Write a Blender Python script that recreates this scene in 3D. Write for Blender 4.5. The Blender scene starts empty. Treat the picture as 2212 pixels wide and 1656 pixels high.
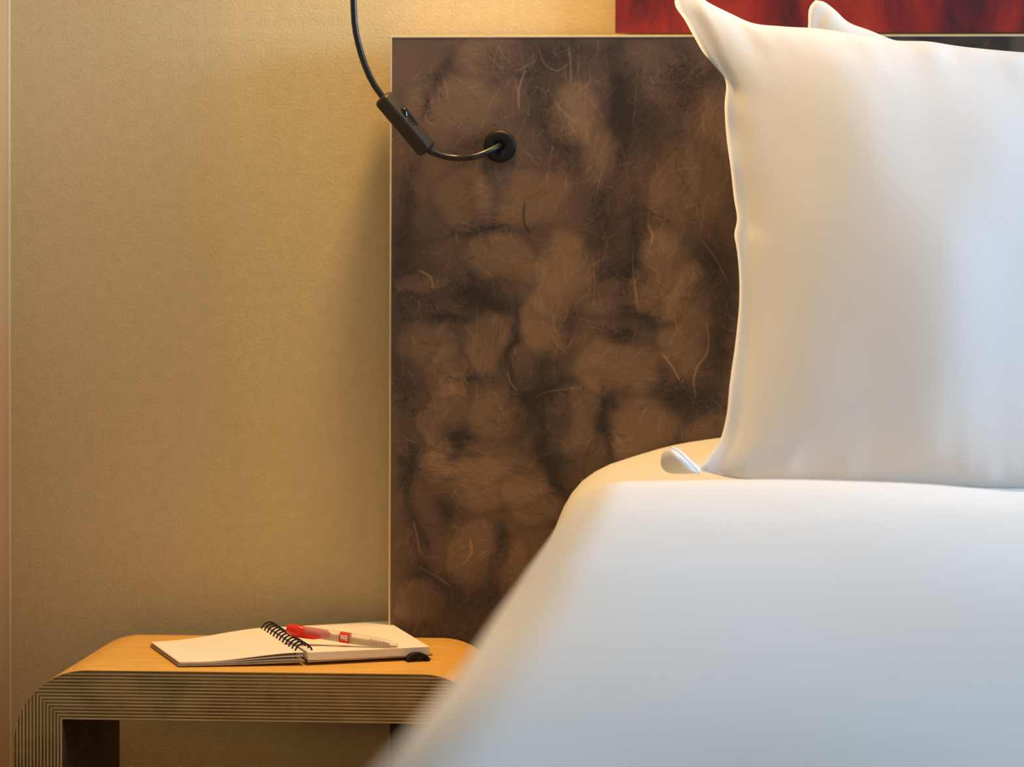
import bpy, math, random
import numpy as np
from mathutils import Vector, Matrix, Euler

SC = bpy.context.scene
COL = SC.collection
rnd = random.Random(7)

# ------------------------------------------------------------------ camera
W, H = 2212, 1656
F = 4600.0                      # focal length in pixels (about 75 mm)
CAM = Vector((0.0, -3.065, 0.93))
YAW, PITCH, ROLL = math.atan(214 / F), -math.atan(115 / F), 0.0042
cam_d = bpy.data.cameras.new('camera')
cam = bpy.data.objects.new('camera', cam_d)
COL.objects.link(cam)
Rm = Matrix.Rotation(YAW, 3, 'Z') @ Matrix.Rotation(math.pi / 2 + PITCH, 3, 'X') @ Matrix.Rotation(ROLL, 3, 'Z')
cam.matrix_world = Matrix.Translation(CAM) @ Rm.to_4x4()
cam_d.sensor_fit = 'HORIZONTAL'
cam_d.sensor_width = 36.0
cam_d.lens = 36.0 * F / W
cam_d.clip_start = 0.05
cam_d.dof.use_dof = True
cam_d.dof.focus_distance = 2.80
cam_d.dof.aperture_fstop = 3.2
cam_d.dof.aperture_blades = 0
SC.camera = cam


def ray(u, v):
    return Rm @ Vector(((u - W / 2) / F, -(v - H / 2) / F, -1.0))


def pxY(u, v, Y):
    d = ray(u, v)
    return CAM + d * ((Y - CAM.y) / d.y)


def pxZ(u, v, z):
    d = ray(u, v)
    return CAM + d * ((z - CAM.z) / d.z)


# ------------------------------------------------------------------ world and light
SC.view_settings.view_transform = 'Standard'
SC.view_settings.look = 'None'
SC.view_settings.gamma = 1.0
SC.view_settings.use_curve_mapping = False
SC.view_settings.exposure = 0.0
world = bpy.data.worlds.new('world')
SC.world = world
world.use_nodes = True
bg = world.node_tree.nodes['Background']
bg.inputs[0].default_value = (0.86, 0.93, 1.0, 1)
bg.inputs[1].default_value = 0.12


def light(name, kind, loc, energy, color, **kw):
    d = bpy.data.lights.new(name, kind)
    d.energy = energy
    d.color = color
    for k, val in kw.items():
        setattr(d, k, val)
    o = bpy.data.objects.new(name, d)
    o.location = loc
    COL.objects.link(o)
    return o


def aim(o, target):
    o.rotation_euler = (Vector(target) - Vector(o.location)).to_track_quat('-Z', 'Y').to_euler()


# daylight from the room's window, in front of and to the right of the bed
win = light('window_daylight', 'AREA', (3.3, -1.0, 1.68), 116, (0.625, 0.93, 1.30), shape='RECTANGLE', size=1.1, size_y=1.1)
aim(win, (0.3, -1.05, 0.9))
# warm bulb of the reading lamp above the headboard, open downwards
LAMP = Vector((-0.10, -0.24, 2.28))
bulb = light('lamp_bulb', 'AREA', LAMP, 10.8, (1.0, 0.585, 0.19), shape='ELLIPSE', size=0.14, size_y=0.20, spread=math.radians(120))
aim(bulb, LAMP + Vector((-0.14, 0.0, -1)))
# added fill: unseen warm spot at low left, warms the duvet's left side
warm_fill = light('duvet_warm_fill', 'SPOT', (-0.74, -2.25, 0.85), 22.0, (1.0, 0.60, 0.27), shadow_soft_size=0.12, spot_size=math.radians(95), spot_blend=1.0)
aim(warm_fill, (0.0, -1.45, 0.62))

# ------------------------------------------------------------------ materials


def mat(name, color, rough=0.6, spec=0.5, **kw):
    m = bpy.data.materials.new(name)
    m.use_nodes = True
    b = m.node_tree.nodes['Principled BSDF']
    b.inputs['Base Color'].default_value = (*color, 1)
    b.inputs['Roughness'].default_value = rough
    b.inputs['Specular IOR Level'].default_value = spec
    for k, val in kw.items():
        b.inputs[k.replace('_', ' ')].default_value = val
    return m


def nodes(m):
    nt = m.node_tree
    return nt, nt.nodes['Principled BSDF']


def add(nt, kind, **kw):
    n = nt.nodes.new(kind)
    for k, val in kw.items():
        if hasattr(n, k):
            setattr(n, k, val)
        else:
            n.inputs[k.replace('_', ' ')].default_value = val
    return n


def noise_color(m, scale, c1, c2, stretch=(1, 1, 1), detail=4, lo=0.35, hi=0.65, rough=0.6):
    """Base colour from stretched noise in object space."""
    nt, b = nodes(m)
    tc = add(nt, 'ShaderNodeTexCoord')
    mp = add(nt, 'ShaderNodeMapping')
    mp.inputs['Scale'].default_value = stretch
    n = add(nt, 'ShaderNodeTexNoise', Scale=scale, Detail=detail, Roughness=rough)
    r = add(nt, 'ShaderNodeValToRGB')
    r.color_ramp.elements[0].position = lo
    r.color_ramp.elements[0].color = (*c1, 1)
    r.color_ramp.elements[1].position = hi
    r.color_ramp.elements[1].color = (*c2, 1)
    nt.links.new(tc.outputs['Object'], mp.inputs[0])
    nt.links.new(mp.outputs[0], n.inputs['Vector'])
    nt.links.new(n.outputs['Fac'], r.inputs[0])
    nt.links.new(r.outputs[0], b.inputs['Base Color'])
    return n


def noise_bump(m, scale, strength, dist, stretch=(1, 1, 1), detail=3):
    nt, b = nodes(m)
    tc = add(nt, 'ShaderNodeTexCoord')
    mp = add(nt, 'ShaderNodeMapping')
    mp.inputs['Scale'].default_value = stretch
    n = add(nt, 'ShaderNodeTexNoise', Scale=scale, Detail=detail)
    bp = add(nt, 'ShaderNodeBump', Strength=strength, Distance=dist)
    nt.links.new(tc.outputs['Object'], mp.inputs[0])
    nt.links.new(mp.outputs[0], n.inputs['Vector'])
    nt.links.new(n.outputs['Fac'], bp.inputs['Height'])
    nt.links.new(bp.outputs[0], b.inputs['Normal'])


def srgb(r, g, b):
    f = lambda c: (c / 255 / 12.92) if c <= 10 else ((c / 255 + 0.055) / 1.055) ** 2.4
    return (f(r), f(g), f(b))


M_wall = mat('wall_plaster', (0.62, 0.53, 0.36), 0.75, 0.25)
noise_color(M_wall, 60, (0.64, 0.535, 0.30), (0.69, 0.57, 0.33), detail=3)
noise_bump(M_wall, 260, 0.45, 0.0012, detail=4)
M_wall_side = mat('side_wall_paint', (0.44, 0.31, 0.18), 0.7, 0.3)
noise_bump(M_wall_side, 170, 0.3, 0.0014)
M_caulk = mat('corner_bead', (0.62, 0.52, 0.36), 0.5)
noise_bump(M_caulk, 60, 0.3, 0.001)
M_ceiling = mat('ceiling_paint', (0.75, 0.74, 0.70), 0.8)
M_floor = mat('floor_boards', (0.16, 0.10, 0.07), 0.5)
noise_color(M_floor, 6, (0.12, 0.075, 0.05), (0.2, 0.13, 0.09), (1, 12, 1))
M_linen = mat('white_cotton', (0.76, 0.76, 0.76), 0.85, 0.2)
M_linen.node_tree.nodes['Principled BSDF'].inputs['Sheen Weight'].default_value = 0.15
noise_bump(M_linen, 900, 0.12, 0.0006)
M_edge = mat('pale_wood_edge', (0.78, 0.60, 0.32), 0.45)
noise_color(M_edge, 40, (0.74, 0.56, 0.29), (0.82, 0.64, 0.36))
M_veneer = mat('honey_wood_veneer', (0.8, 0.4, 0.08), 0.38, 0.4)
noise_color(M_veneer, 9, (0.76, 0.40, 0.075), (0.92, 0.55, 0.13), (1.2, 14, 14), detail=7, lo=0.3, hi=0.7)
M_ply_l = mat('ply_light', (0.56, 0.45, 0.22), 0.7)
noise_color(M_ply_l, 30, (0.66, 0.47, 0.19), (0.84, 0.64, 0.30), (1, 1, 1), detail=4)
M_ply_d = mat('ply_dark', (0.22, 0.14, 0.05), 0.8)
noise_color(M_ply_d, 22, (0.19, 0.11, 0.036), (0.35, 0.215, 0.075), (1, 1, 1.6), detail=6, lo=0.34, hi=0.6)
M_black = mat('black_rubber', (0.012, 0.012, 0.013), 0.32, 0.5)
noise_bump(M_black, 300, 0.08, 0.0003)
M_black_matt = mat('black_plastic', (0.006, 0.006, 0.006), 0.5, 0.3)
noise_bump(M_black_matt, 900, 0.1, 0.0002)
M_switch = mat('dark_brown_plastic', (0.030, 0.024, 0.020), 0.42, 0.4)
noise_bump(M_switch, 900, 0.12, 0.0002)
M_black_gloss = mat('glossy_black_plastic', (0.008, 0.008, 0.008), 0.12, 0.5)
M_paper = mat('cream_paper', (0.90, 0.80, 0.64), 0.8, 0.2)
noise_color(M_paper, 30, (0.91, 0.85, 0.735), (0.94, 0.88, 0.765))
M_board = mat('kraft_board', (0.36, 0.25, 0.13), 0.8)
noise_color(M_board, 80, (0.30, 0.21, 0.10), (0.42, 0.30, 0.16))
M_board_d = mat('dark_cover_board', (0.03, 0.026, 0.022), 0.6)
M_red = mat('red_plastic', (0.78, 0.028, 0.008), 0.25, 0.5, Subsurface_Weight=0.0)
M_red_print = mat('red_print', (0.62, 0.02, 0.01), 0.35)
M_white_print = mat('white_print', (0.9, 0.85, 0.78), 0.5)
M_clear = mat('frosted_clear_plastic', (1.0, 0.94, 0.88), 0.2, 0.5, Transmission_Weight=0.8, IOR=1.25)
M_tipmetal = mat('steel', (0.55, 0.5, 0.42), 0.25, 0.5, Metallic=1.0)
M_lampmetal = mat('lamp_black_metal', (0.02, 0.02, 0.02), 0.35)

# ------------------------------------------------------------------ mesh helpers


def tag(o, label=None, cat=None, group=None, kind=None):
    for k, val in (('label', label), ('category', cat), ('group', group), ('kind', kind)):
        if val:
            o[k] = val
    return o


def empty(name, loc, label, cat, group=None):
    o = bpy.data.objects.new(name, None)
    o.empty_display_size = 0.05
    o.location = loc
    COL.objects.link(o)
    return tag(o, label, cat, group)


def mesh(name, verts, faces, m, parent=None, smooth=True, angle=40, mats=None):
    me = bpy.data.meshes.new(name)
    off = Vector(parent_world(parent)) if parent else Vector((0, 0, 0))
    me.from_pydata([tuple(Vector(p) - off) for p in verts], [], faces)
    me.validate()
    import bmesh
    b = bmesh.new()
    b.from_mesh(me)
    bmesh.ops.recalc_face_normals(b, faces=b.faces)
    b.to_mesh(me)
    b.free()
    for q in (mats or [m]):
        me.materials.append(q)
    o = bpy.data.objects.new(name, me)
    COL.objects.link(o)
    if parent:
        o.parent = parent
    if smooth:
        me.shade_smooth()
        if angle:
            me.set_sharp_from_angle(angle=math.radians(angle))
    return o


def parent_world(p):
    v = Vector((0, 0, 0))
    while p:
        v += p.location
        p = p.parent
    return v


def box_data(x0, x1, y0, y1, z0, z1):
    v = [(x, y, z) for x in (x0, x1) for y in (y0, y1) for z in (z0, z1)]
    f = [(0, 1, 3, 2), (4, 6, 7, 5), (0, 4, 5, 1), (2, 3, 7, 6), (0, 2, 6, 4), (1, 5, 7, 3)]
    return v, f


def join(*parts):
    V, Fc = [], []
    for v, f in parts:
        n = len(V)
        V += list(v)
        Fc += [tuple(i + n for i in q) for q in f]
    return V, Fc


def box(name, x0, x1, y0, y1, z0, z1, m, parent=None, bevel=0.0):
    v, f = box_data(x0, x1, y0, y1, z0, z1)
    o = mesh(name, v, f, m, parent, smooth=False)
    if bevel:
        md = o.modifiers.new('bevel', 'BEVEL')
        md.width = bevel
        md.segments = 3
    return o


def catmull(pts, n):
    """Evenly parametrised Catmull-Rom curve through pts (any dimension)."""
    P = np.array([tuple(p) for p in pts], float)
    d = np.r_[0, np.cumsum(np.sqrt(np.linalg.norm(np.diff(P, axis=0), axis=1)) ** 2)]
    d /= d[-1]
    out = []
    tang = np.gradient(P, d, axis=0)
    for t in np.linspace(0, 1, n):
        i = min(max(np.searchsorted(d, t) - 1, 0), len(P) - 2)
        h = d[i + 1] - d[i]
        s = (t - d[i]) / h
        h00, h10, h01, h11 = 2*s**3-3*s**2+1, s**3-2*s**2+s, -2*s**3+3*s**2, s**3-s**2
        out.append(h00*P[i] + h10*h*tang[i] + h01*P[i+1] + h11*h*tang[i+1])
    return np.array(out)


def tube_data(pts, r, seg=12, cap=True):
    P = [Vector(p) for p in pts]
    rs = r if hasattr(r, '__len__') else [r] * len(P)
    V, Fc = [], []
    up = None
    for i, p in enumerate(P):
        t = (P[min(i + 1, len(P) - 1)] - P[max(i - 1, 0)]).normalized()
        if up is None:
            up = t.orthogonal().normalized()
        up = (up - t * up.dot(t)).normalized()
        s = t.cross(up)
        for k in range(seg):
            a = 2 * math.pi * k / seg
            V.append(p + (up * math.cos(a) + s * math.sin(a)) * rs[i])
    for i in range(len(P) - 1):
        for k in range(seg):
            Fc.append((i*seg+k, i*seg+(k+1) % seg, (i+1)*seg+(k+1) % seg, (i+1)*seg+k))
    if cap:
        Fc.append(tuple(range(seg))[::-1])
        Fc.append(tuple((len(P)-1)*seg + k for k in range(seg)))
    return V, Fc


def lathe_data(prof, origin, axis, seg=32, side=None):
    """prof: (distance along axis, radius)."""
    origin, axis = Vector(origin), Vector(axis).normalized()
    a = (side or axis.orthogonal()).normalized()
    b = axis.cross(a)
    V, Fc = [], []
    for d, r in prof:
        for k in range(seg):
            t = 2 * math.pi * k / seg
            V.append(origin + axis * d + (a * math.cos(t) + b * math.sin(t)) * r)
    n = len(prof)
    for i in range(n - 1):
        for k in range(seg):
            Fc.append((i*seg+k, i*seg+(k+1) % seg, (i+1)*seg+(k+1) % seg, (i+1)*seg+k))
    Fc.append(tuple(range(seg))[::-1])
    Fc.append(tuple((n-1)*seg + k for k in range(seg)))
    return V, Fc


def grid_faces(nu, nv, off=0, flip=False):
    f = []
    for i in range(nu - 1):
        for j in range(nv - 1):
            q = (off+i*nv+j, off+(i+1)*nv+j, off+(i+1)*nv+j+1, off+i*nv+j+1)
            f.append(q[::-1] if flip else q)
    return f


def smoothstep(a, b, x):
    t = min(max((x - a) / (b - a), 0), 1)
    return t * t * (3 - 2 * t)


def vnoise(x, y, seed=0):
    """Cheap smooth value noise in [-1, 1]."""
    xi, yi = math.floor(x), math.floor(y)
    fx, fy = x - xi, y - yi
    fx, fy = fx*fx*(3-2*fx), fy*fy*(3-2*fy)
    def h(i, j):
        n = (i * 374761393 + j * 668265263 + seed * 1442695041) & 0xffffffff
        n = ((n ^ (n >> 13)) * 1274126177) & 0xffffffff
        return ((n ^ (n >> 16)) & 0xffff) / 32767.5 - 1
    return (h(xi, yi)*(1-fx) + h(xi+1, yi)*fx)*(1-fy) + (h(xi, yi+1)*(1-fx) + h(xi+1, yi+1)*fx)*fy


# ------------------------------------------------------------------ room
XL = pxY(20, 800, 0).x
def structure(name, *a, **k):
    return tag(box(name, *a, **k), kind='structure')
structure('wall_back', XL - 0.1, 3.6, 0, 0.1, 0, 2.9, M_wall)
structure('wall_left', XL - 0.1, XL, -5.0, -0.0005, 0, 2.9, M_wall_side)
structure('floor', XL - 0.1, 3.6, -5.0, 0.1, -0.08, 0, M_floor)
structure('ceiling', XL - 0.1, 3.6, -5.0, 0.1, 2.9, 3.0, M_ceiling)
# the bead of filler that runs down the corner
vb, fb = tube_data([(XL + 0.0005 + 0.0006*vnoise(z*6, 3), -0.0035, z) for z in np.linspace(0.001, 2.899, 60)], 0.0028, 8)
tag(mesh('trim_1', vb, fb, M_caulk), kind='structure')

# ------------------------------------------------------------------ headboard
HB_Y = -0.075
hx0 = pxY(841, 700, HB_Y).x
hz1 = pxY(1200, 76, HB_Y).z
HX1 = 1.95


def headboard_print():
    """Value map of the printed panel: matted brown tufts with dark hollows and loose fibres (units: 0.65 mm)."""
    N = 1400
    rs = np.random.RandomState(3)
    yy, xx = np.mgrid[0:N, 0:N].astype(np.float32)

    def field(n, seed):
        r = np.random.RandomState(seed).rand(n + 2, n + 2).astype(np.float32)
        gx, gy = xx / N * n, yy / N * n
        i, j = gx.astype(int), gy.astype(int)
        a, b = gx - i, gy - j
        a, b = a*a*(3-2*a), b*b*(3-2*b)
        return ((r[j, i]*(1-a) + r[j, i+1]*a)*(1-b) + (r[j+1, i]*(1-a) + r[j+1, i+1]*a)*b) - 0.5
    V = np.full((N, N), 0.50, np.float32)
    V += 0.16*field(7, 1) + 0.14*field(14, 2) + 0.08*field(30, 3)
    wx = xx + 34*field(22, 5) + 16*field(60, 6)
    wy = yy + 34*field(22, 7) + 16*field(60, 8)
    tufts = [(960,240,110,70,-20,.16),(1060,130,90,40,0,.08),(1130,420,95,60,-10,.24),(1235,240,55,75,10,.20),(1290,330,45,90,10,.12),
             (1010,420,60,60,20,.10),(1090,555,85,50,15,.22),(1215,585,60,95,5,.22),(1430,590,65,100,8,.22),(1475,700,45,130,5,.18),
             (1340,785,95,50,0,.26),(1175,705,50,70,-20,.20),(1055,735,42,75,10,.18),(925,745,65,45,25,.20),(960,800,50,40,-40,.16),
             (955,900,40,110,10,.20),(1070,880,70,60,0,.17),(1265,890,35,95,15,.22),(1385,920,80,80,0,.20),(910,610,55,25,0,.20),
             (1000,1010,110,35,10,.10),(1060,1040,120,60,0,.15),(1150,1080,60,60,0,.16),(945,1010,40,40,0,.12),(1020,1200,35,90,8,.18),
             (1110,1260,35,90,15,.12),(900,1300,50,60,10,.10),(1400,160,90,60,30,.06),(1530,330,60,130,5,.10),(1560,250,50,80,0,.08),
             (1450,420,45,120,8,.14),(1330,640,70,40,0,.08),(1540,930,60,40,0,.10)]
    holes = [(945,170,16,45,15,.22),(925,230,12,35,20,.20),(1075,140,35,35,0,.18),(1190,130,55,35,10,.22),(1150,205,30,60,0,.22),(1250,110,60,20,0,.14),
             (1190,270,30,55,-25,.24),(1340,200,26,85,-12,.34),(1380,240,30,80,-20,.24),(1215,330,26,45,0,.24),(1340,330,22,90,0,.26),(1455,140,18,30,0,.20),
             (1470,190,35,40,0,.16),(1025,320,45,25,10,.14),(885,420,18,70,5,.26),(880,540,45,75,0,.26),(1030,632,42,28,10,.42),(1085,655,50,18,5,.24),
             (975,692,32,9,5,.40),(1105,745,9,75,4,.46),(1190,790,22,40,20,.30),(1195,835,65,18,-10,.30),(1165,850,45,22,20,.22),(1305,500,55,60,0,.26),
             (1320,590,45,25,0,.32),(1365,540,18,110,5,.36),(1520,560,35,55,0,.38),(1555,660,28,90,0,.32),(1400,690,60,12,8,.28),(1330,720,38,9,0,.26),
             (1460,840,55,30,25,.28),(1530,870,55,30,15,.30),(1310,870,11,45,5,.38),(1310,945,16,50,-20,.34),(992,942,34,20,15,.46),(1180,955,16,80,-15,.36),
             (1210,1020,22,40,0,.30),(885,1030,11,70,-10,.42),(905,1165,32,45,0,.30),(975,1110,20,40,-10,.34),(1080,1175,14,34,0,.34),(925,1235,60,18,25,.30),
             (985,1310,70,50,25,.28),(960,1375,110,26,0,.26),(1120,890,35,60,10,.22),(870,830,14,60,0,.22),(900,900,25,80,0,.16),(940,650,40,15,0,.16),
             (1020,560,15,60,0,.14),(880,680,30,40,0,.12),(1240,690,45,30,0,.22),(1080,480,40,6,-10,.18),(1010,495,50,6,-10,.22),(1000,812,50,6,-8,.22),
             (1290,450,28,60,0,.24),(1420,470,40,30,0,.24),(1545,760,25,60,0,.30),(1490,850,50,40,0,.18),(1060,1290,30,60,0,.10)]
    def blob(u, v, rx, ry, ang, amp, p):
        c, s = math.cos(math.radians(ang)), math.sin(math.radians(ang))
        dx, dy = wx - (u - 843), wy - (v - 80)
        q = ((dx*c + dy*s)/rx)**2 + ((-dx*s + dy*c)/ry)**2
        return amp*np.exp(-q**p*0.8)
    def tuft(u, v, rx, ry, ang, amp):
        c, s = math.cos(math.radians(ang)), math.sin(math.radians(ang))
        dx, dy = wx - (u - 843), wy - (v - 80)
        q = np.sqrt(((dx*c + dy*s)/rx)**2 + ((-dx*s + dy*c)/ry)**2)
        lump = 1/(1 + np.exp(np.clip((q - 1)*8, -30, 30)))
        return amp*0.85*lump*(1 - 0.22*np.clip(dx/rx, -1, 1)) - 0.07*np.exp(-((q - 1.14)/0.16)**2)
    for t in tufts:
        V += tuft(*t)
    for t in holes:
        V -= blob(*t, 0.9)
    # beyond the part the pillow leaves open: the same kind of tufts, scattered
    for k in range(40):
        V += tuft(1660 + rs.rand()*600, 60 + rs.rand()*1400, 45 + rs.rand()*50, 40 + rs.rand()*70, rs.rand()*60 - 30, 0.16)
        V -= blob(1640 + rs.rand()*600, 60 + rs.rand()*1400, 12 + rs.rand()*40, 15 + rs.rand()*60, rs.rand()*60 - 30, 0.3, 0.9)

    acc = np.zeros((N + 2, N + 2), np.float32)

    def splat(px, py, a):
        ok = (px > 0) & (px < N - 1) & (py > 0) & (py < N - 1)
        px, py, a = px[ok], py[ok], a[ok]
        i, j = px.astype(int), py.astype(int)
        fx, fy = px - i, py - j
        np.add.at(acc, (j, i), a*(1-fx)*(1-fy)); np.add.at(acc, (j, i+1), a*fx*(1-fy))
        np.add.at(acc, (j+1, i), a*(1-fx)*fy); np.add.at(acc, (j+1, i+1), a*fx*fy)

    def fibre(n, x, y, length, ang, curl, amp, width=1):
        t = np.linspace(0, 1, n)
        a = ang + curl*t + 0.5*np.sin(t*3 + rs.rand()*6)*rs.rand()
        px = x + np.cumsum(np.cos(a))*length/n
        py = y + np.cumsum(np.sin(a))*length/n
        e = amp*np.sin(np.pi*np.clip(t*0.96 + 0.02, 0, 1))**0.5
        for w in range(width):
            splat(px + 0.8*w, py + 0.3*w, e)
    # fine hair lying along every tuft
    allt = [(t[0]-843, t[1]-80, t[2], t[3], t[4]) for t in tufts]
    for (x, y, rx, ry, ang) in allt:
        along = math.radians(ang + (90 if ry > rx else 0))
        if math.sin(along) < 0:
            along += math.pi
        bow = rs.randn()*0.5
        for k in range(230):
            a, r = rs.rand()*6.283, math.sqrt(rs.rand())*1.15
            X, Y = x + math.cos(a)*r*rx, y + math.sin(a)*r*ry
            fibre(70, X, Y, 35 + rs.rand()*70, along + rs.randn()*0.25 + bow*(X - x)/rx*0.6, bow + rs.randn()*0.3, rs.randn()*0.036)
    # short hair everywhere
    for k in range(3600):
        X, Y = rs.rand()*N, rs.rand()*N
        fibre(40, X, Y, 20 + rs.rand()*45, 1.57 + rs.randn()*0.7, rs.randn()*0.8, rs.randn()*0.055)
    # loose light fibres over the hollows, more of them to the upper right
    hs = [(t[0]-843, t[1]-80, t[2], t[3]) for t in holes]
    for (x, y, rx, ry) in hs:
        for k in range(13):
            fibre(90, x + rs.randn()*rx*0.8, y + rs.randn()*ry*0.8, 30 + rs.rand()*70, 1.57 + rs.randn()*0.8, rs.randn()*1.1, 0.04 + rs.rand()*0.12)
        for k in range(10):
            fibre(40, x + rs.randn()*rx*0.5, y + rs.randn()*ry*0.5, 10 + rs.rand()*18, rs.rand()*6.28, rs.randn(), -0.06, 2)
    for k in range(300):
        X = 220 + rs.rand()*560
        Y = rs.rand()*560
        if X < 420 and Y > 260:
            continue
        fibre(120, X, Y, 50 + rs.rand()*120, 1.57 + rs.randn()*0.45, rs.randn()*0.9, 0.05 + rs.rand()*0.14)
    for k in range(250):
        fibre(120, 780 + rs.rand()*620, rs.rand()*N, 50 + rs.rand()*120, 1.57 + rs.randn()*0.6, rs.randn()*1.4, 0.06 + rs.rand()*0.14)

    def line(pts, amp, width):
        C = catmull([(p[0]-843 + rs.randn()*3, p[1]-80 + rs.randn()*3) for p in pts], 260)
        n = len(C)
        for w in np.linspace(-width/2, width/2, max(2, int(width*1.6))):
            splat(C[:, 0] + w, C[:, 1], amp*0.6*np.sin(np.pi*np.linspace(0.06, 0.94, n))**0.7)
    line([(1525,690),(1528,730),(1520,765),(1505,785),(1497,815),(1500,845),(1498,868)], 0.30, 3.5)
    line([(1222,100),(1228,150),(1230,180)], 0.22, 2)
    line([(1130,150),(1125,190),(1120,235)], 0.22, 2.5)
    line([(1165,110),(1172,140),(1200,150),(1228,140)], 0.16, 2)
    line([(1395,480),(1408,510),(1410,530)], 0.2, 2)
    line([(1368,520),(1362,560),(1370,610),(1378,660)], 0.22, 2.5)
    line([(1140,880),(1175,850),(1210,835),(1250,832)], 0.2, 3)
    line([(1100,800),(1108,825),(1112,842)], 0.2, 3)
    line([(1130,440),(1137,480),(1140,505)], -0.16, 3)
    line([(905,580),(930,600),(938,620)], 0.2, 2)
    line([(895,1120),(910,1160),(912,1200)], 0.2, 2)
    line([(905,1225),(940,1245),(975,1262)], 0.2, 3)
    line([(1430,760),(1450,785),(1470,815)], 0.2, 2.5)
    line([(1510,520),(1545,560),(1570,610)], 0.2, 2)
    line([(1020,1155),(1015,1190),(1005,1215)], 0.14, 2)
    # little dark pores in the lower hollows
    for cx, cy, sx, sy, n in ((1460,830,30,25,40),(1330,715,30,8,16),(1040,495,40,5,14),(1000,812,40,5,14),(1030,632,25,18,20),(992,945,22,16,18),(1050,300,35,25,18)):
        for k in range(n):
            X, Y = cx - 843 + rs.randn()*sx, cy - 80 + rs.randn()*sy
            fibre(30, X, Y, 4 + rs.rand()*4, rs.rand()*6.28, 1, -0.035, 3)
    A = acc[:N, :N]
    A = (A + 0.6*(np.roll(A, 1, 0) + np.roll(A, -1, 0) + np.roll(A, 1, 1) + np.roll(A, -1, 1)))/2.0
    V = V + np.clip(A, -0.35, 0.38)
    V += rs.randn(N, N).astype(np.float32)*0.018
    V = np.clip(V, 0.02, 1)
    img = bpy.data.images.new('headboard_print', N, N, float_buffer=False)
    img.colorspace_settings.name = 'Non-Color'
    px = np.ones((N, N, 4), np.float32)
    px[:, :, :3] = V[::-1, :, None]
    img.pixels.foreach_set(px.ravel())
    img.update()
    img.pack()
    return img


M_print = mat('brown_fibre_print', (0.2, 0.12, 0.07), 0.5, 0.35)
nt, b = nodes(M_print)
tc = add(nt, 'ShaderNodeTexCoord')
mp = add(nt, 'ShaderNodeMapping')
S = 1400 * 0.6534e-3            # side of the printed square in metres
mp.inputs['Location'].default_value = (0, 1, 0)
mp.inputs['Rotation'].default_value = (-math.pi / 2, 0, 0)
mp.inputs['Scale'].default_value = (1 / S, 1 / S, 1 / S)
it = add(nt, 'ShaderNodeTexImage')
it.image = headboard_print()
it.extension = 'MIRROR'
it.interpolation = 'Cubic'
rp = add(nt, 'ShaderNodeValToRGB')
els = rp.color_ramp.elements
els[0].position, els[0].color = 0.05, (0.036, 0.025, 0.021, 1)
els[1].position, els[1].color = 1.0, (0.40, 0.235, 0.125, 1)
for p, c in ((0.30, (0.080, 0.052, 0.040)), (0.50, (0.142, 0.090, 0.062)), (0.72, (0.235, 0.146, 0.092))):
    e = els.new(p)
    e.color = (*c, 1)
nt.links.new(tc.outputs['Object'], mp.inputs[0])
nt.links.new(mp.outputs[0], it.inputs[0])
nt.links.new(it.outputs[0], rp.inputs[0])
nt.links.new(rp.outputs[0], b.inputs['Base Color'])

hb = empty('headboard', (hx0, HB_Y, hz1), 'wide brown headboard panel printed with matted fibres, behind the white pillows', 'headboard')
EB = 0.0024
pv, pf = box_data(hx0 + EB, HX1 - EB, HB_Y, -0.03, 0.12, hz1 - EB - 0.0008)
mesh('panel', pv, pf, M_print, hb, smooth=False)
def edge(name, x0, x1, z0, z1):
    return tag(box(name, x0, x1, HB_Y - 0.0006, -0.03, z0, z1, M_edge, hb, bevel=0.0005), 'pale wood edge strip')
edge('edge_strip', hx0, HX1, hz1 - EB - 0.0008, hz1)
edge('edge_strip', hx0, hx0 + EB, 0.12, hz1 - EB - 0.0008)
edge('edge_strip', HX1 - EB, HX1, 0.12, hz1 - EB - 0.0008)
for zb in (0.45, 1.1):
    box('mounting_batten', hx0 + 0.12, HX1 - 0.12, -0.03, 0, zb, zb + 0.06, M_board_d, hb)

# ------------------------------------------------------------------ red painting on the wall above
M_art = mat('red_paint', (0.45, 0.03, 0.02), 0.5)
nt, b = nodes(M_art)
tc = add(nt, 'ShaderNodeTexCoord')
mp = add(nt, 'ShaderNodeMapping')
mp.inputs['Rotation'].default_value = (0, math.radians(28), 0)
mp.inputs['Scale'].default_value = (9, 1, 3.2)
n1 = add(nt, 'ShaderNodeTexNoise', Scale=1.3, Detail=7, Roughness=0.62, Distortion=0.7)
rp = add(nt, 'ShaderNodeValToRGB')
els = rp.color_ramp.elements
els[0].position, els[0].color = 0.30, (0.035, 0.004, 0.008, 1)
els[1].position, els[1].color = 0.75, (0.40, 0.035, 0.013, 1)
for p, c in ((0.44, (0.14, 0.007, 0.009)), (0.56, (0.26, 0.013, 0.008))):
    els.new(p).color = (*c, 1)
nt.links.new(tc.outputs['Object'], mp.inputs[0])
nt.links.new(mp.outputs[0], n1.inputs['Vector'])
nt.links.new(n1.outputs['Fac'], rp.inputs[0])
nt.links.new(rp.outputs[0], b.inputs['Base Color'])
ART_Y = -0.03
ax0, az0 = pxY(1329, 40, ART_Y).x, pxY(1400, 71, ART_Y).z
art = empty('painting', (ax0, ART_Y, az0), 'dark red abstract painting hung above the brown headboard', 'painting')
v1, f1 = box_data(ax0, ax0 + 1.5, ART_Y, ART_Y + 0.004, az0, az0 + 0.62)
mesh('canvas', v1, f1, M_art, art, smooth=False)
v1, f1 = box_data(ax0 + 0.02, ax0 + 1.48, ART_Y + 0.004, 0, az0 + 0.02, az0 + 0.6)
mesh('stretcher_frame', v1, f1, M_edge, art, smooth=False)

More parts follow.
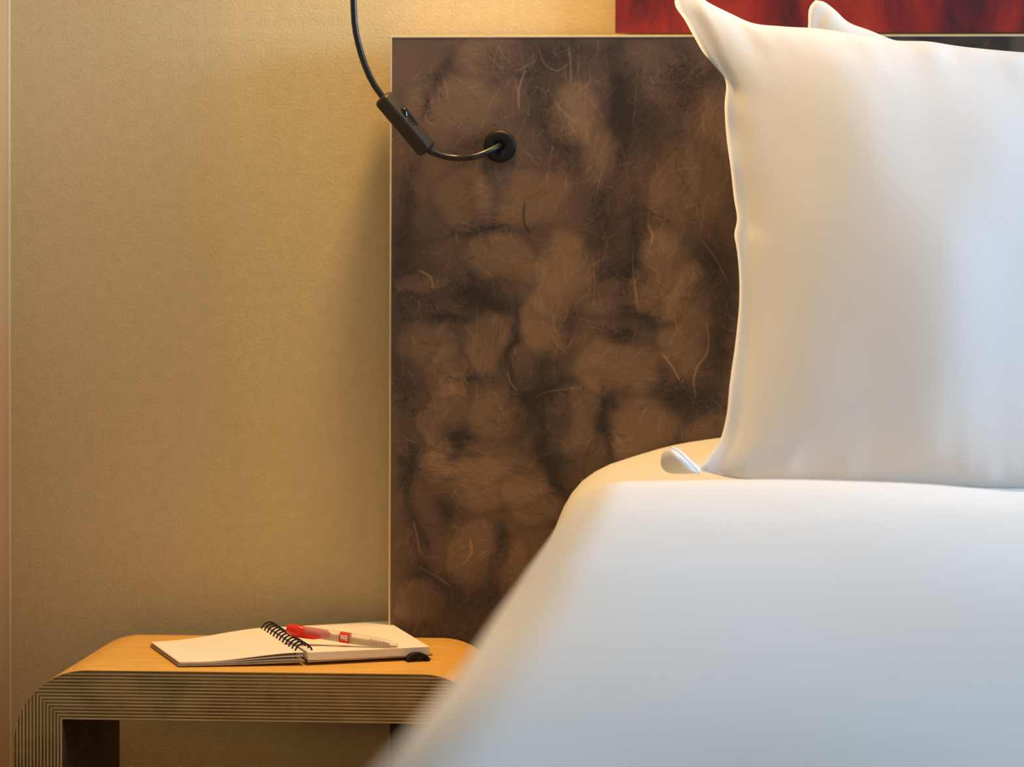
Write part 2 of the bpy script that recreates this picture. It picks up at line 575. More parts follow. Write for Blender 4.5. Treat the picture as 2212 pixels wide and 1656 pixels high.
# ------------------------------------------------------------------ bed base and mattress
bedL, bedR = -0.02, 1.72
base = empty('bed_base', (0.85, -1.0, 0), 'dark upholstered bed base under the white duvet', 'bed base')
M_base = mat('dark_upholstery', (0.035, 0.025, 0.022), 0.9)
noise_bump(M_base, 400, 0.3, 0.001)
box('divan', bedL + 0.02, bedR, -2.05, -0.09, 0.10, 0.36, M_base, base, bevel=0.012)
for x in (bedL + 0.12, bedR - 0.1):
    for y in (-1.92, -0.2):
        lv, lf = lathe_data([(0, 0.022), (0.1, 0.03)], (x, y, 0), (0, 0, 1), 16)
        mesh('leg', lv, lf, M_black_matt, base)

prof_px = [(2100, 925), (1700, 930), (1555, 945), (1450, 962), (1370, 985), (1300, 1010), (1260, 1036), (1225, 1080), (1205, 1125), (1190, 1165)]
prof = [(p.x, p.z) for p in (pxY(u, v, -0.088) for u, v in prof_px)]
left_x = prof[-1][0]
prof = [(bedR + 0.02, 0.40), (bedR + 0.03, 0.70), (bedR - 0.05, prof[0][1] - 0.01), (1.2, prof[0][1])] + prof + [(left_x - 0.006, 0.58), (left_x, 0.47), (left_x + 0.04, 0.372)]
prof = catmull(prof, 110)
rows = []
ys = np.r_[-0.086, np.linspace(-0.09, -0.9, 34), np.linspace(-1.0, -2.05, 12)]
V = []
for iy, y in enumerate(ys):
    dz = 0.070 * smoothstep(-0.12, -0.40, y)
    for (x, z) in prof:
        zz = z - (dz + (0.024 * smoothstep(0.15, 0.30, x) + 0.03 * smoothstep(1.05, 1.35, x)) * smoothstep(-0.46, -0.58, y)) * smoothstep(0.5, 0.7, z)
        xx = x + 0.055 * smoothstep(-0.3, -0.65, y) * smoothstep(0.4, -0.05, x)
        if iy == 0:
            zz -= 0.004
        V.append((xx, y, max(zz, 0.372)))
nP = len(prof)
Fm = grid_faces(len(ys), nP)
Fm.append(tuple(range(nP)))
Fm.append(tuple((len(ys) - 1) * nP + k for k in range(nP)))
M_sheet = mat('striped_sheet', (0.82, 0.80, 0.76), 0.85, 0.2)
nt, b = nodes(M_sheet)
tc = add(nt, 'ShaderNodeTexCoord')
wv = add(nt, 'ShaderNodeTexWave', Scale=28.0, Distortion=0.6)
wv.bands_direction = 'Y'
bp = add(nt, 'ShaderNodeBump', Strength=0.5, Distance=0.0012)
nt.links.new(tc.outputs['Object'], wv.inputs['Vector'])
nt.links.new(wv.outputs['Fac'], bp.inputs['Height'])
nt.links.new(bp.outputs[0], b.inputs['Normal'])
matt = mesh('mattress', V, Fm, M_sheet, angle=60)
tag(matt, 'mattress in a finely striped white sheet, showing between duvet and headboard', 'mattress')

# ------------------------------------------------------------------ duvet
sil = [(1227, 1080), (1194, 1160), (1125, 1262), (1056, 1370), (965, 1530), (855, 1656)]
HS = 0.222
tab = sorted((HS * F / (v - 713.0), (u - 1320) / F * HS * F / (v - 713.0)) for u, v in sil)
tz, tx = [t[0] for t in tab], [t[1] for t in tab]
tz = [0.60] + tz
tx = [tx[0] - 0.03] + tx
ZH, ZF = 2.46, 0.72              # distance of the head and foot edges from the camera plane
R = 0.09
V = []
zs = []
# rows: the head edge rolls under, the top runs on, the foot drops
for a in np.linspace(-75, 90, 14):
    zs.append((ZH - 0.03 + 0.030 * math.cos(math.radians(a)), -0.018 * (1 - math.sin(math.radians(a)))))
for zz in np.linspace(ZH - 0.06, ZF, 70):
    zs.append((zz, 0.0))
for a in np.linspace(8, 90, 12):
    zs.append((ZF - 0.07 * math.sin(math.radians(a)), -0.07 * (1 - math.cos(math.radians(a)))))
for d in (0.12, 0.18, 0.25, 0.32):
    zs.append((ZF - 0.07, -d))
XRr = bedR + 0.07
nrow = None
for (zz, dz) in zs:
    xs = float(np.interp(zz, tz, tx))
    zsil = CAM.z - HS
    cx, cz = xs + 0.915 * R, zsil - 0.40 * R
    row = []
    for z in np.linspace(0.40, cz, 9)[:-1]:
        k = (cz - z) / 0.4
        row.append((cx - R + 0.02 * k + 0.006 * math.sin(zz * 9 + z * 5), z))
    for a in np.linspace(180, 90, 16):
        row.append((cx + R * math.cos(math.radians(a)), cz + R * math.sin(math.radians(a))))
    for x in np.linspace(0, 1, 60)[1:]:
        X = cx + (XRr - R - cx) * x
        bump = 0.005 * math.sin(math.pi * min(x / 0.25, 1)) - 0.013 * smoothstep(0.04, 0.32, x) * smoothstep(1.9, 2.35, zz)
        row.append((X, cz + R + bump))
    ctop = row[-1][1]
    for a in np.linspace(90, 0, 10)[1:]:
        row.append((XRr - R + R * math.cos(math.radians(a)), ctop - R + R * math.sin(math.radians(a))))
    row.append((XRr, 0.45))
    nrow = len(row)
    for (x, z) in row:
        w = smoothstep(0.5, 0.7, z)
        und = (0.006 * vnoise(x * 3.1 + 5, zz * 2.3, 4) + 0.003 * vnoise(x * 8, zz * 5, 9)) * w
        zv = z + dz + und
        if dz < -0.04 and zz > 1.5:
            zv = max(zv, z + dz)
        V.append((x, zz + CAM.y, max(zv, 0.38)))
duv = mesh('duvet', V, grid_faces(len(zs), nrow), M_linen, angle=None)
md = duv.modifiers.new('thickness', 'SOLIDIFY')
md.thickness = 0.006
md.offset = -1
tag(duv, 'plump white duvet spread over the bed in the foreground', 'duvet')

# ------------------------------------------------------------------ pillows


def pillow(name, left, top, right, bottom, ytop, ybot, tf, tb, label, m, seam=0.03, seed=1, group=None):
    N = 110
    vt, vb_ = 40.0, 1040.0

    def to3(p):
        k = (p[1] - vt) / (vb_ - vt)
        return pxY(p[0], p[1], ytop + (ybot - ytop) * k)
    Lc, Rc = [catmull(c, N) for c in (left, right)]        # bottom -> top
    Tc, Bc = [catmull(c, N) for c in (top, bottom)]        # left -> right
    def calm(C):                                           # the same edge without its small wiggles
        t = np.linspace(0, 1, N)
        S = np.stack([np.polyval(np.polyfit(t, C[:, k], 5), t) for k in (0, 1)], 1)
        a, c = C[0] - S[0], C[-1] - S[-1]
        return S + a*(1 - t[:, None])**12 + c*t[:, None]**12
    Ls, Ts = calm(Lc), calm(Tc)
    front, back = [], []
    for i in range(N):
        s = i / (N - 1)
        for j in range(N):
            t = j / (N - 1)
            p = (Ls[j]*(1-s) + Rc[j]*s + Bc[i]*(1-t) + Ts[i]*t
                 + (Lc[j]-Ls[j])*math.exp(-s*22) + (Tc[i]-Ts[i])*math.exp(-(1-t)*22)
                 - (Lc[0]*(1-s)*(1-t) + Rc[0]*s*(1-t) + Lc[-1]*(1-s)*t + Rc[-1]*s*t))
            q = to3(p)
            ss = min(max((s - seam) / (1 - 2*seam), 0), 1)
            tt = min(max((t - 0.006) / (1 - 0.012), 0), 1)
            e = (max(math.sin(math.pi*ss), 0)**0.62) * (max(math.sin(math.pi*tt), 0)**0.55)
            wr = 0.0
            edge_d = min(s, 1-s, t, 1-t)
            if edge_d > 0:
                wr = 0.004*vnoise(s*7 + 3, t*4, seed) * min(edge_d*12, 1)
                wr += 0.0045*vnoise(s*26, t*7 + s*4, seed+3) * math.exp(-edge_d*16) * min(edge_d*40, 1)
            seamline = 0.0016*math.exp(-((s - seam*1.1)/0.006)**2)
            flange = -seamline + 0.0022*math.sin(t*34 + 2*math.sin(t*9)) * math.exp(-s*40)
            base_t = 0.0 if edge_d == 0 else 0.0016
            front.append(q + Vector((0, -(tf*e + base_t + wr + flange), 0)))
            back.append(q + Vector((0, tb*e + base_t*0.6 - flange, 0)))
    V = front + back
    Fp = grid_faces(N, N) + grid_faces(N, N, N*N, True)
    rim = [i*N for i in range(N)] + [(N-1)*N + j for j in range(1, N)] + [i*N + N-1 for i in range(N-2, -1, -1)] + [j for j in range(N-2, 0, -1)]
    for a, c in zip(rim, rim[1:] + rim[:1]):
        Fp.append((a, c, c + N*N, a + N*N))
    org = to3((2050, 1040))
    root = empty(name, org, label, 'pillow', group)
    mesh('pillowcase', V, Fp, m, root, angle=None)
    return root, to3, (Lc, Tc)


L1 = [(1507, 1014), (1530, 985), (1556, 948), (1568, 905), (1576, 830), (1590, 730), (1597, 650), (1595, 570), (1590, 530), (1586, 508), (1592, 475),
      (1586, 430), (1579, 370), (1570, 300), (1565, 230), (1565, 168), (1545, 143), (1520, 115), (1498, 78), (1478, 42), (1458, 10), (1458, -14)]
T1 = [(1458, -14), (1500, -14), (1530, 5), (1580, 30), (1620, 48), (1690, 57), (1760, 61), (1850, 74), (1930, 87), (2010, 90), (2060, 98), (2140, 107), (2212, 113), (2350, 117), (2520, 70), (2640, 12)]
R1 = [(2660, 1005), (2600, 930), (2575, 800), (2565, 550), (2580, 300), (2610, 150), (2640, 12)]
B1 = [(1507, 1014), (1580, 1032), (1700, 1037), (1900, 1044), (2212, 1055), (2450, 1050), (2660, 1005)]
p1, to3a, _ = pillow('pillow', L1, T1, R1, B1, -0.27, -0.46, 0.085, 0.055,
                     'large white pillow standing upright in front, with a pointed top left corner', M_linen, seed=2, group='white bed pillows')
L2 = [(1640, 955), (1690, 915), (1705, 700), (1700, 400), (1715, 200), (1745, 60), (1752, 10), (1762, 0)]
T2 = [(1762, 0), (1778, 3), (1800, 18), (1830, 46), (1880, 66), (1930, 86), (2000, 100), (2200, 130), (2500, 120), (2620, 60)]
R2 = [(2640, 940), (2600, 800), (2590, 500), (2600, 200), (2620, 60)]
B2 = [(1640, 955), (1720, 962), (2000, 960), (2500, 954), (2640, 940)]
p2, to3b, _ = pillow('pillow', L2, T2, R2, B2, -0.145, -0.245, 0.045, 0.045,
                     'white pillow mostly hidden behind the front one, its corner peeking over the top', M_linen, seed=8, group='white bed pillows')

# ear of the front pillow: the curled lower corner of its case
def case_corner():
    """Flattened loop of cloth: a front face that bulges to the viewer and a back face a little behind it."""
    yb = -0.470
    ridge = catmull([(1449, 967), (1463, 975), (1480, 990), (1496, 1006), (1510, 1022)], 26)
    lobe = catmull([(1449, 967), (1434, 974), (1427, 994), (1430, 1010), (1442, 1020), (1470, 1023), (1510, 1022)], 26)
    backe = catmull([(1449, 967), (1465, 973), (1483, 986.5), (1499, 1001), (1514, 1014)], 26)
    V = []
    n = 12
    for i in range(26):
        k = i / 25
        for j in range(n):
            t = j / (n - 1)
            p = ridge[i]*(1-t) + lobe[i]*t
            d = 0.020*math.sin(math.pi*min(t*0.75 + 0.25, 1))*math.sin(math.pi*(0.08 + 0.84*k))
            V.append(pxY(p[0], p[1], yb) + Vector((0, -d - 0.003*math.sin(5*t + 4*k)*math.sin(math.pi*k), 0)))
    Fc = grid_faces(26, n)
    o0 = len(V)
    for i in range(26):
        k = i / 25
        d = 0.020*math.sin(math.pi*0.25)*math.sin(math.pi*(0.08 + 0.84*k))
        for j in range(6):
            t = j / 5
            p = ridge[i]*(1-t) + backe[i]*t
            V.append(pxY(p[0], p[1], yb) + Vector((0, -d*(1-t) + 0.030*math.sin(math.pi*0.5*t)*math.sin(math.pi*(0.1 + 0.8*k)), 0)))
    Fc += grid_faces(26, 6, o0)
    o = mesh('case_corner', V, Fc, M_linen, p1, angle=35)
    md = o.modifiers.new('thickness', 'SOLIDIFY')
    md.thickness = 0.0016
    return o
tag(case_corner(), 'curled lower corner of the pillowcase')

# ------------------------------------------------------------------ nightstand of bent plywood
NF, NB = -0.395, -0.0785
NT = 0.5
nzt = pxY(560, 1453, NF).z
nx0 = pxY(30, 1640, NF).x
nxi = pxY(133, 1549, NF).x
TH = nxi - nx0
nx1 = nx0 + 0.616
RAD = 0.094
night = empty('nightstand', ((nx0 + nx1)/2, (NF + NB)/2, 0), 'honey coloured bent plywood bedside table with rounded corners and layered edge', 'nightstand')


def arc_x(d):
    """Inset of the rounded outer edge at depth d below the top."""
    return RAD - math.sqrt(max(RAD**2 - (RAD - d)**2, 0)) if d < RAD else 0.0


def ply_data(d0, d1, y0, y1):
    """One layer between depths d0 and d1 under the square outer face: top strip and two upright strips, mitred at the corners."""
    parts = []
    def prism(rows):
        V, Fc = [], []
        for (a, c) in rows:
            V += [(a[0], y0, a[1]), (c[0], y0, c[1]), (a[0], y1, a[1]), (c[0], y1, c[1])]
        for i in range(len(rows) - 1):
            o = i*4
            Fc += [(o, o+1, o+5, o+4), (o+2, o+6, o+7, o+3), (o, o+4, o+6, o+2), (o+1, o+3, o+7, o+5)]
        n = (len(rows)-1)*4
        Fc += [(0, 2, 3, 1), (n, n+1, n+3, n+2)]
        return V, Fc
    ds = np.linspace(d0, d1, 4)
    parts.append(prism([((nx0 + max(d, arc_x(d)), nzt - d), (nx1 - max(d, arc_x(d)), nzt - d)) for d in ds]))
    parts.append(prism([((nx0 + d, nzt - max(d, arc_x(d))), (nx0 + d, 0.0)) for d in ds]))
    parts.append(prism([((nx1 - d, nzt - max(d, arc_x(d))), (nx1 - d, 0.0)) for d in ds]))
    return join(*parts)


NPLY = 14
pitch = TH / NPLY
for k in range(NPLY):
    d = k*pitch + 0.0003
    t = 0.30 + rnd.random()*0.12
    vv, ff = ply_data(d, d + pitch*(1 - t), NF + 0.0006, NB)
    mesh('ply', vv, ff, M_ply_d, night, smooth=False)
    vv, ff = ply_data(d + pitch*(1 - t), d + pitch, NF, NB)
    mesh('ply', vv, ff, M_ply_l, night, smooth=False)
# top veneer wrapped over the outside
path = [(nx0, 0.0), (nx0, nzt - RAD)]
path += [(nx0 + RAD - RAD*math.cos(a), nzt - RAD + RAD*math.sin(a)) for a in np.linspace(0.04, math.pi/2, 24)]
path += [(nx1 - RAD + RAD*math.sin(a), nzt - RAD + RAD*math.cos(a)) for a in np.linspace(0, math.pi/2 - 0.04, 24)]
path += [(nx1, nzt - RAD), (nx1, 0.0)]
V, Fv = [], []
for i, (x, z) in enumerate(path):
    a, c = path[max(i-1, 0)], path[min(i+1, len(path)-1)]
    t = Vector((c[0]-a[0], 0, c[1]-a[1])).normalized()
    nn = Vector((-t.z, 0, t.x))
    p = Vector((x, 0, z))
    o = p + nn*0.0009
    V += [(p.x, NF-0.0003, p.z), (o.x, NF-0.0003, o.z), (p.x, NB, p.z), (o.x, NB, o.z)]
for i in range(len(path)-1):
    o = i*4
    Fv += [(o, o+1, o+5, o+4), (o+2, o+6, o+7, o+3), (o, o+4, o+6, o+2), (o+1, o+3, o+7, o+5)]
n = (len(path)-1)*4
Fv += [(0, 2, 3, 1), (n, n+1, n+3, n+2)]
tag(mesh('veneer', V, Fv, M_veneer, night, angle=30), 'smooth honey wood veneer over the top')
# dark brown sheets on inner legs and underside, colour standing in for shade
M_inner_shade = mat('brown_inner_shade', (0.13, 0.075, 0.04), 0.6, 0.3)
noise_color(M_inner_shade, 12, (0.10, 0.056, 0.03), (0.16, 0.095, 0.05), (1, 1, 8))
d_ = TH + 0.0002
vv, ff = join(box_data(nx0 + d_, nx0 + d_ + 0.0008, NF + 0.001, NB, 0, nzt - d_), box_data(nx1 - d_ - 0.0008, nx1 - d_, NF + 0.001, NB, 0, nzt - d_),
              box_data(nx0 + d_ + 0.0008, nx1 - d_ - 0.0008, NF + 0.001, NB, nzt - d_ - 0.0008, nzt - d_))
tag(mesh('inner_shade_sheet', vv, ff, M_inner_shade, night, smooth=False), 'dark brown inner sheet standing in for shade')
NT = nzt + 0.001

# ------------------------------------------------------------------ open notebook
FL, BL = pxZ(386, 1441, NT), pxZ(324, 1396, NT)
SF, SB = pxZ(662, 1437, NT), pxZ(578, 1381, NT)
FR, BR = pxZ(928, 1424, NT), pxZ(836, 1366, NT)
note = empty('notebook', (SF + SB) / 2, 'open spiral notebook with blank cream pages lying on the bedside table', 'notebook')


def leaf(name, q, z0, z1, m, n=14, inset=0.0, **kw):
    """Sheet stack over quad q (front-a, back-a, front-b, back-b); z0, z1: bottom and top height as functions of s (0 at a, 1 at b) and t."""
    a0, a1, b0, b1 = q
    V = []
    for top in (0, 1):
        for i in range(n):
            s = i / (n-1)
            for j in range(6):
                t = j / 5
                ss = inset + s*(1-2*inset)
                tt = inset + t*(1-2*inset)
                p = (a0*(1-tt) + a1*tt)*(1-ss) + (b0*(1-tt) + b1*tt)*ss
                V.append((p.x, p.y, NT + (z1 if top else z0)(s, t)))
    Fc = grid_faces(n, 6, 0, True) + grid_faces(n, 6, n*6)
    rim = [i*6 for i in range(n)] + [(n-1)*6 + j for j in range(1, 6)] + [i*6+5 for i in range(n-2, -1, -1)] + [j for j in range(4, 0, -1)]
    for c, d in zip(rim, rim[1:] + rim[:1]):
        Fc.append((c, d, d + n*6, c + n*6))
    return mesh(name, V, Fc, m, note, angle=35, **kw)


gap = 0.010
dirL = (FL - SF).normalized()
SFl, SBl = SF + dirL*0.002, SB + dirL*0.002
SFr, SBr = SF - dirL*0.002, SB - dirL*0.002
# left half: cover board on the table, a few curved pages over it
rise = lambda s: 0.0125 * smoothstep(0.15, 1.0, s)
ql = (FL, BL, SFl, SBl)
tag(leaf('cover', ql, lambda s, t: 0.0014 + 0.003*s*s, lambda s, t: 0.0034 + 0.003*s*s, M_board), 'brown board cover')
for k in range(3):
    z = 0.0036 + 0.0011*k
    leaf('page', ql, lambda s, t, z=z, k=k: z + rise(s)*(0.25+0.3*k) , lambda s, t, z=z, k=k: z + 0.0009 + rise(s)*(0.25+0.3*k), M_paper, inset=0.004*(3-k) + 0.004)
# right half: cover and the thick block of blank pages
qr = (SFr, SBr, FR, BR)
qrc = (SFr, SBr, FR + (FR-SF).normalized()*0.004, BR + (FR-SF).normalized()*0.004)
tag(leaf('cover', qrc, lambda s, t: 0.0040 + 0.0008*s, lambda s, t: 0.0062 + 0.0008*s, M_board), 'brown board cover')
for k in range(5):
    z = 0.0070 + 0.0020*k
    sag = lambda s, k=k: (0.0012*(1 - k/5))*math.sin(s*3.1)
    leaf('page', qr, lambda s, t, z=z, sag=sag: z - sag(s), lambda s, t, z=z, sag=sag: z + 0.0019 - sag(s), M_paper, inset=0.002 + 0.0012*(k % 2))
# wire rings
sp = (SB - SF)
sd = sp.normalized()
wd = Vector((sd.y, -sd.x, 0))
NR = 12
for k in range(NR):
    c = SF + sp*(0.07 + 0.88*k/(NR-1)) + Vector((0, 0, 0.0135))
    pts = []
    for a in np.linspace(-25, 205, 22):
        a = math.radians(a)
        pts.append(c + wd*(math.cos(a)*0.0115) + Vector((0, 0, math.sin(a)*0.0125)) + sd*0.0007*math.sin(a))
    vv, ff = tube_data(pts, 0.0012, 8)
    ring = mesh('ring', vv, ff, M_black_gloss, note)
# black elastic pen loop at the right front edge
fd = (FR - SF).normalized()
out = Vector((fd.y, -fd.x, 0))
lc = SF + (FR - SF)*0.885 + out*0.0005
V = []
prof_l = []
for a in np.linspace(0, 180, 20):
    a = math.radians(a)
    prof_l.append((math.cos(a), math.sin(a)))
NYL = 9
for j in range(NYL):
    yy_ = -0.004 + 0.018*j/(NYL-1)
    rib = 0.0004 * (j % 2)
    for (r1, r2, h) in ((0.0155, 0.0110, 1), (0.0105, 0.006, 0)):
        for (cx_, cz_) in prof_l:
            V.append(lc + fd*cx_*(r1 - rib) + out*yy_ + Vector((0, 0, max(cz_*(r2 - rib) + 0.0004, 0.0003))))
n20 = 20
Fl = []
for j in range(NYL-1):
    o, q = j*40, (j+1)*40
    for i in range(19):
        Fl.append((o+i, o+i+1, q+i+1, q+i))
        Fl.append((o+20+i, q+20+i, q+20+i+1, o+20+i+1))
    Fl.append((o, q, q+20, o+20))
    Fl.append((o+19, o+39, q+39, q+19))
for j in (0, NYL-1):
    o = j*40
    for i in range(19):
        Fl.append((o+i, o+20+i, o+20+i+1, o+i+1))
tag(mesh('pen_loop', V, Fl, M_black_matt, note), 'black ribbed elastic pen loop')

# ------------------------------------------------------------------ ballpoint pen
P0 = pxY(620, 1357, -0.265)
P1 = pxY(859, 1394, -0.290)
PL = (P1 - P0).length
ax = (P1 - P0).normalized()
toward = (Vector((0, -1, 0.25)) - ax*ax.dot(Vector((0, -1, 0.25)))).normalized()   # pen side that faces the viewer
upv = ax.cross(toward)
if upv.z < 0:
    upv = -upv
pen = empty('ballpoint_pen', (P0 + P1)/2, 'clear ballpoint pen with red clip and plunger lying across the notebook', 'pen')
L_ = PL
r0 = 0.0070
prof_b = [(0.165, 0.0052), (0.167, 0.0062), (0.19, 0.0066), (0.30, r0), (0.60, r0), (0.75, 0.0067), (0.86, 0.0058), (0.93, 0.0045), (0.975, 0.0031), (0.993, 0.0025), (0.9985, 0.0017)]
vv, ff = lathe_data([(d*L_, r) for d, r in prof_b], P0, ax, 36, toward)
tag(mesh('barrel', vv, ff, M_clear, pen, angle=50), 'frosted clear plastic barrel')
vv, ff = lathe_data([(d*L_, r) for d, r in [(0.0, 0.0035), (0.006, 0.0052), (0.02, 0.0062), (0.06, 0.0068), (0.12, 0.0068), (0.135, 0.0062), (0.16, 0.0058), (0.2, 0.0052), (0.36, 0.0046), (0.385, 0.003), (0.40, 0.002)]], P0, ax, 32, toward)
tag(mesh('plunger', vv, ff, M_red, pen, angle=50), 'red plastic plunger')
# clip: a curved red bar on the near side
V = []
nC = 22
for i in range(nC):
    s = i/(nC-1)
    d = (0.005 + 0.315*s)*L_
    c = P0 + ax*d + (toward*0.62 - upv*0.66).normalized()*(0.0048 + 0.0035*smoothstep(0, 0.2, s) - 0.0012*smoothstep(0.8, 1, s))
    wdt = 0.0043*(math.sin(math.pi*min(max(s*0.9+0.1, 0), 1))**0.4) + 0.0008
    tn = 0.0016*(math.sin(math.pi*min(max(s*0.96+0.02, 0), 1))**0.4) + 0.0003
    side = (toward*0.66 + upv*0.62).normalized()
    nrm = (toward*0.62 - upv*0.66).normalized()
    for a in np.linspace(0, 2*math.pi, 13)[:-1]:
        V.append(c + side*wdt*math.cos(a) + nrm*tn*math.sin(a))
Fc = [(i*12+k, i*12+(k+1) % 12, (i+1)*12+(k+1) % 12, (i+1)*12+k) for i in range(nC-1) for k in range(12)]
Fc += [tuple(range(12)), tuple((nC-1)*12+k for k in range(12))]
tag(mesh('clip', V, Fc, M_red, pen), 'red plastic clip')
vv, ff = lathe_data([(d*L_, r) for d, r in [(0.485, r0), (0.485, r0+0.0002), (0.575, r0+0.0002), (0.575, r0)]], P0, ax, 36, toward)
band = mesh('band', vv, ff, M_red_print, pen, angle=30)
tag(band, 'red printed band')
vv, ff = lathe_data([(d*L_, r) for d, r in [(0.39, 0.0016), (0.90, 0.0016), (0.93, 0.0011)]], P0, ax, 12, toward)
M_refill = mat('refill_tube', (0.75, 0.55, 0.40), 0.35)
mesh('refill', vv, ff, M_refill, pen)
pts = [P0 + ax*L_*(0.75 + 0.17*t) + (toward*math.cos(t*50) + upv*math.sin(t*50))*(0.0031 - 0.001*t) for t in np.linspace(0, 1, 160)]
vv, ff = tube_data(pts, 0.0003, 5)
tag(mesh('spring', vv, ff, M_tipmetal, pen), 'thin steel spring')
# the word on the band, upside down to the viewer
cu = bpy.data.curves.new('lettering', 'FONT')
cu.body = 'ibis'
cu.align_x = 'CENTER'
cu.align_y = 'CENTER'
cu.size = 0.0112
cu.offset = 0.0003
tmp = bpy.data.objects.new('lettering_source', cu)
COL.objects.link(tmp)
bpy.context.view_layer.update()
me = bpy.data.meshes.new_from_object(tmp.evaluated_get(bpy.context.evaluated_depsgraph_get()))
bpy.data.objects.remove(tmp)
import bmesh
bt = bmesh.new()
bt.from_mesh(me)
bmesh.ops.triangulate(bt, faces=bt.faces)
bmesh.ops.subdivide_edges(bt, edges=bt.edges, cuts=3, use_grid_fill=True)
bt.to_mesh(me)
bt.free()
V = []
for vt_ in me.vertices:
    a = math.radians(-10) - vt_.co.y * 0.9 / r0
    d = 0.53*L_ - vt_.co.x*0.68
    rr = r0 + 0.00035
    V.append(P0 + ax*d + (toward*math.cos(a) + upv*math.sin(a))*rr)
lt = mesh('lettering', V, [tuple(p.vertices) for p in me.polygons], M_white_print, band, smooth=False)
tag(lt, 'white word ibis printed upside down')

# ------------------------------------------------------------------ lamp cord with inline switch, and its outlet in the headboard
gc = pxY(1080, 316, HB_Y)
gr = empty('cable_grommet', gc, 'round black cable outlet disc set into the brown headboard', 'grommet')
vv, ff = lathe_data([(0.0, 0.0228), (0.004, 0.0226), (0.0065, 0.0205), (0.0075, 0.018), (0.0072, 0.010), (0.006, 0.0078), (0.001, 0.0075)], gc, (0, -1, 0), 48)
mesh('disc', vv, ff, M_black_matt, gr)

lamp = empty('reading_lamp', (pxY(762, 0, -0.12).x, -0.12, pxY(762, 0, -0.12).z), 'black reading lamp cord curving down to the round outlet in the headboard', 'lamp')
sw_a, sw_b = pxY(829, 212, -0.118), pxY(922, 322, -0.112)
up_px = [(764, 12, .130), (766, 50, .129), (775, 98, .127), (790, 145, .124), (808, 183, .121)]
up_pts = [LAMP + Vector((-0.012, -0.015, 0.15)), Vector((-0.24, -0.2, 2.42)), Vector((-0.345, -0.165, 2.25)), Vector((-0.37, -0.14, 1.85))] + [pxY(u, v, -y) for u, v, y in up_px] + [sw_a, sw_a + (sw_b-sw_a)*0.1]
vv, ff = tube_data(catmull(up_pts, 90), 0.0046, 12)
tag(mesh('cord', vv, ff, M_black, lamp), 'black round cord above the switch')
lo_pts = [sw_b + (sw_a-sw_b)*0.1, sw_b, pxY(945, 333, -0.109), pxY(985, 341, -0.105), pxY(1025, 338, -0.107), pxY(1055, 327, -0.099), pxY(1075, 317, -0.087), gc + Vector((-0.0008, -0.0035, 0.0005))]
vv, ff = tube_data(catmull(lo_pts, 60), 0.0045, 12)
tag(mesh('cord', vv, ff, M_black, lamp), 'black round cord from switch to outlet')
# the lamp itself, above the picture: wall plate, arm and shade
vv, ff = lathe_data([(0.0, 0.045), (0.012, 0.045), (0.018, 0.038)], (LAMP.x, 0, LAMP.z + 0.14), (0, -1, 0), 32)
mesh('wall_plate', vv, ff, M_lampmetal, lamp, angle=40)
vv, ff = tube_data(catmull([(LAMP.x, -0.015, LAMP.z + 0.14), (LAMP.x, -0.09, LAMP.z + 0.155), (LAMP.x, -0.17, LAMP.z + 0.16), (LAMP.x, -0.2, LAMP.z + 0.13)], 24), 0.007, 12)
mesh('arm', vv, ff, M_lampmetal, lamp)
V = []
for (dz_, r_) in ((0.135, 0.02), (0.13, 0.03), (0.11, 0.05), (0.06, 0.085), (0.004, 0.098), (0.004, 0.096), (0.06, 0.083), (0.11, 0.048), (0.125, 0.02)):
    for k in range(36):
        t = 2*math.pi*k/36
        V.append(LAMP + Vector((0.95*r_*math.cos(t), 1.2*r_*math.sin(t), dz_)))
Fs = [(i*36+k, i*36+(k+1) % 36, (i+1)*36+(k+1) % 36, (i+1)*36+k) for i in range(8) for k in range(36)]
Fs += [tuple(range(36)), tuple(8*36+k for k in range(36))]
mesh('shade', V, Fs, M_lampmetal, lamp, angle=40)
# switch body: rounded block along the cord
sax = (sw_b - sw_a).normalized()
s_n = (Vector((0.80, -0.72, 0.66)) - sax*sax.dot(Vector((0.80, -0.72, 0.66)))).normalized()     # face with the rocker
s_s = sax.cross(s_n)


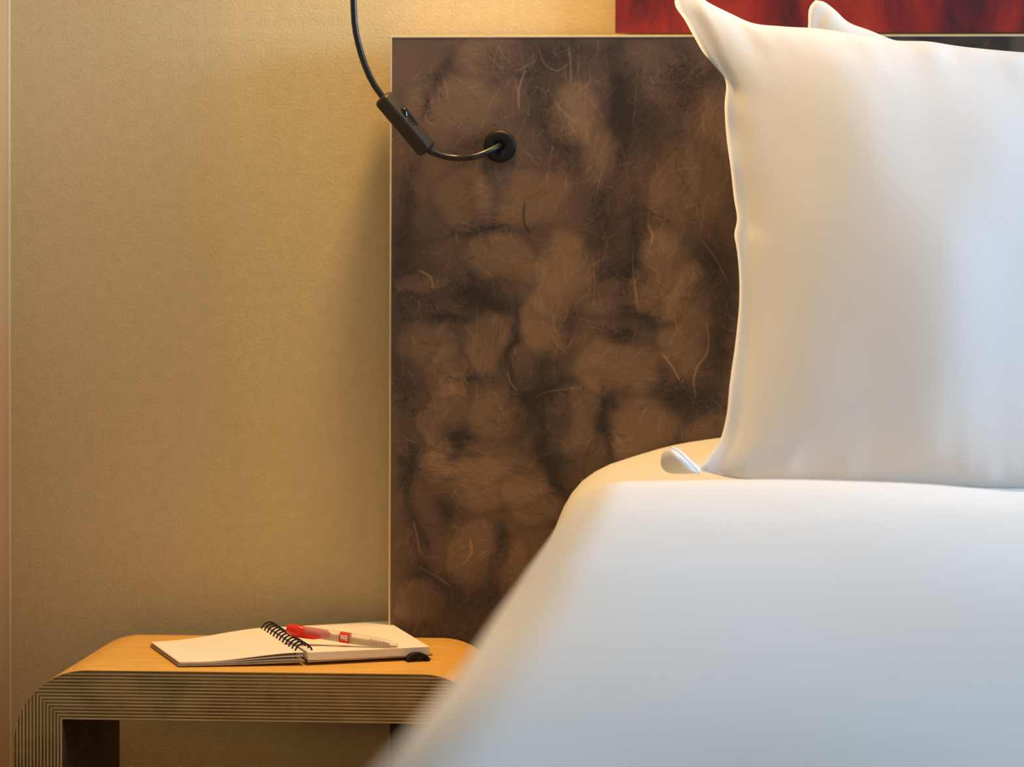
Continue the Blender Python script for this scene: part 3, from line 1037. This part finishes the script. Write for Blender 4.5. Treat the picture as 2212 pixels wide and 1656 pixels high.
def rounded_bar(c0, length, hw, hh, rad, end, n1, n2, axis, seg=6):
    """Rounded-rectangle section swept along axis with rounded ends."""
    rows = []
    nE = 6
    for i in range(nE):
        a = math.pi/2*i/(nE-1)
        rows.append((end*(1-math.cos(a)) if False else end*(1-math.sin(a)), end*(1-math.cos(a))))
    stations = [(d, sh) for sh, d in [(r_[0], r_[1]) for r_ in rows]]
    V = []
    L = []
    for d, sh in stations:
        L.append((d, sh))
    for d, sh in reversed(stations):
        L.append((length - d, sh))
    for d, sh in L:
        w, h, r = hw - sh, hh - sh, max(rad - sh*0.6, 0.0008)
        for (sx, sy, a0) in ((1, 1, 0), (-1, 1, 90), (-1, -1, 180), (1, -1, 270)):
            for k in range(seg):
                a = math.radians(a0 + 90*k/(seg-1))
                V.append(c0 + axis*d + n1*(sx*(w-r) + r*math.cos(a)) + n2*(sy*(h-r) + r*math.sin(a)))
    m = 4*seg
    Fc = [(i*m+k, i*m+(k+1) % m, (i+1)*m+(k+1) % m, (i+1)*m+k) for i in range(len(L)-1) for k in range(m)]
    Fc += [tuple(range(m)), tuple((len(L)-1)*m+k for k in range(m))]
    return V, Fc


swl = (sw_b - sw_a).length
vv, ff = rounded_bar(sw_a - sax*0.003, swl + 0.006, 0.0128, 0.0120, 0.0060, 0.0065, s_s, s_n, sax)
sw = mesh('switch', vv, ff, M_switch, lamp, angle=50)
tag(sw, 'black inline rocker switch')
rc = sw_a + sax*swl*0.47 + s_n*0.0118
V = []
nK = 20
for i in range(nK):
    s = i/(nK-1)
    x = (s - 0.5)*0.031
    hh_ = 0.0018 + 0.0060*smoothstep(0.5, 0.06, s) + 0.0008*smoothstep(0.6, 1, s)
    hh_ *= math.sin(math.pi*min(max(s*0.94+0.03, 0), 1))**0.35
    w_ = 0.0070*math.sin(math.pi*min(max(s*0.94+0.03, 0), 1))**0.35
    for a in np.linspace(0, math.pi, 9):
        V.append(rc + sax*x + s_s*(w_*math.cos(a)) + s_n*(hh_*math.sin(a)**0.7))
    V.append(rc + sax*x - s_n*0.001)
Fc = [(i*10+k, i*10+(k+1) % 10, (i+1)*10+(k+1) % 10, (i+1)*10+k) for i in range(nK-1) for k in range(10)]
Fc += [tuple(range(10)), tuple((nK-1)*10+k for k in range(10))]
tag(mesh('rocker', V, Fc, M_black_gloss, sw), 'glossy black rocker')
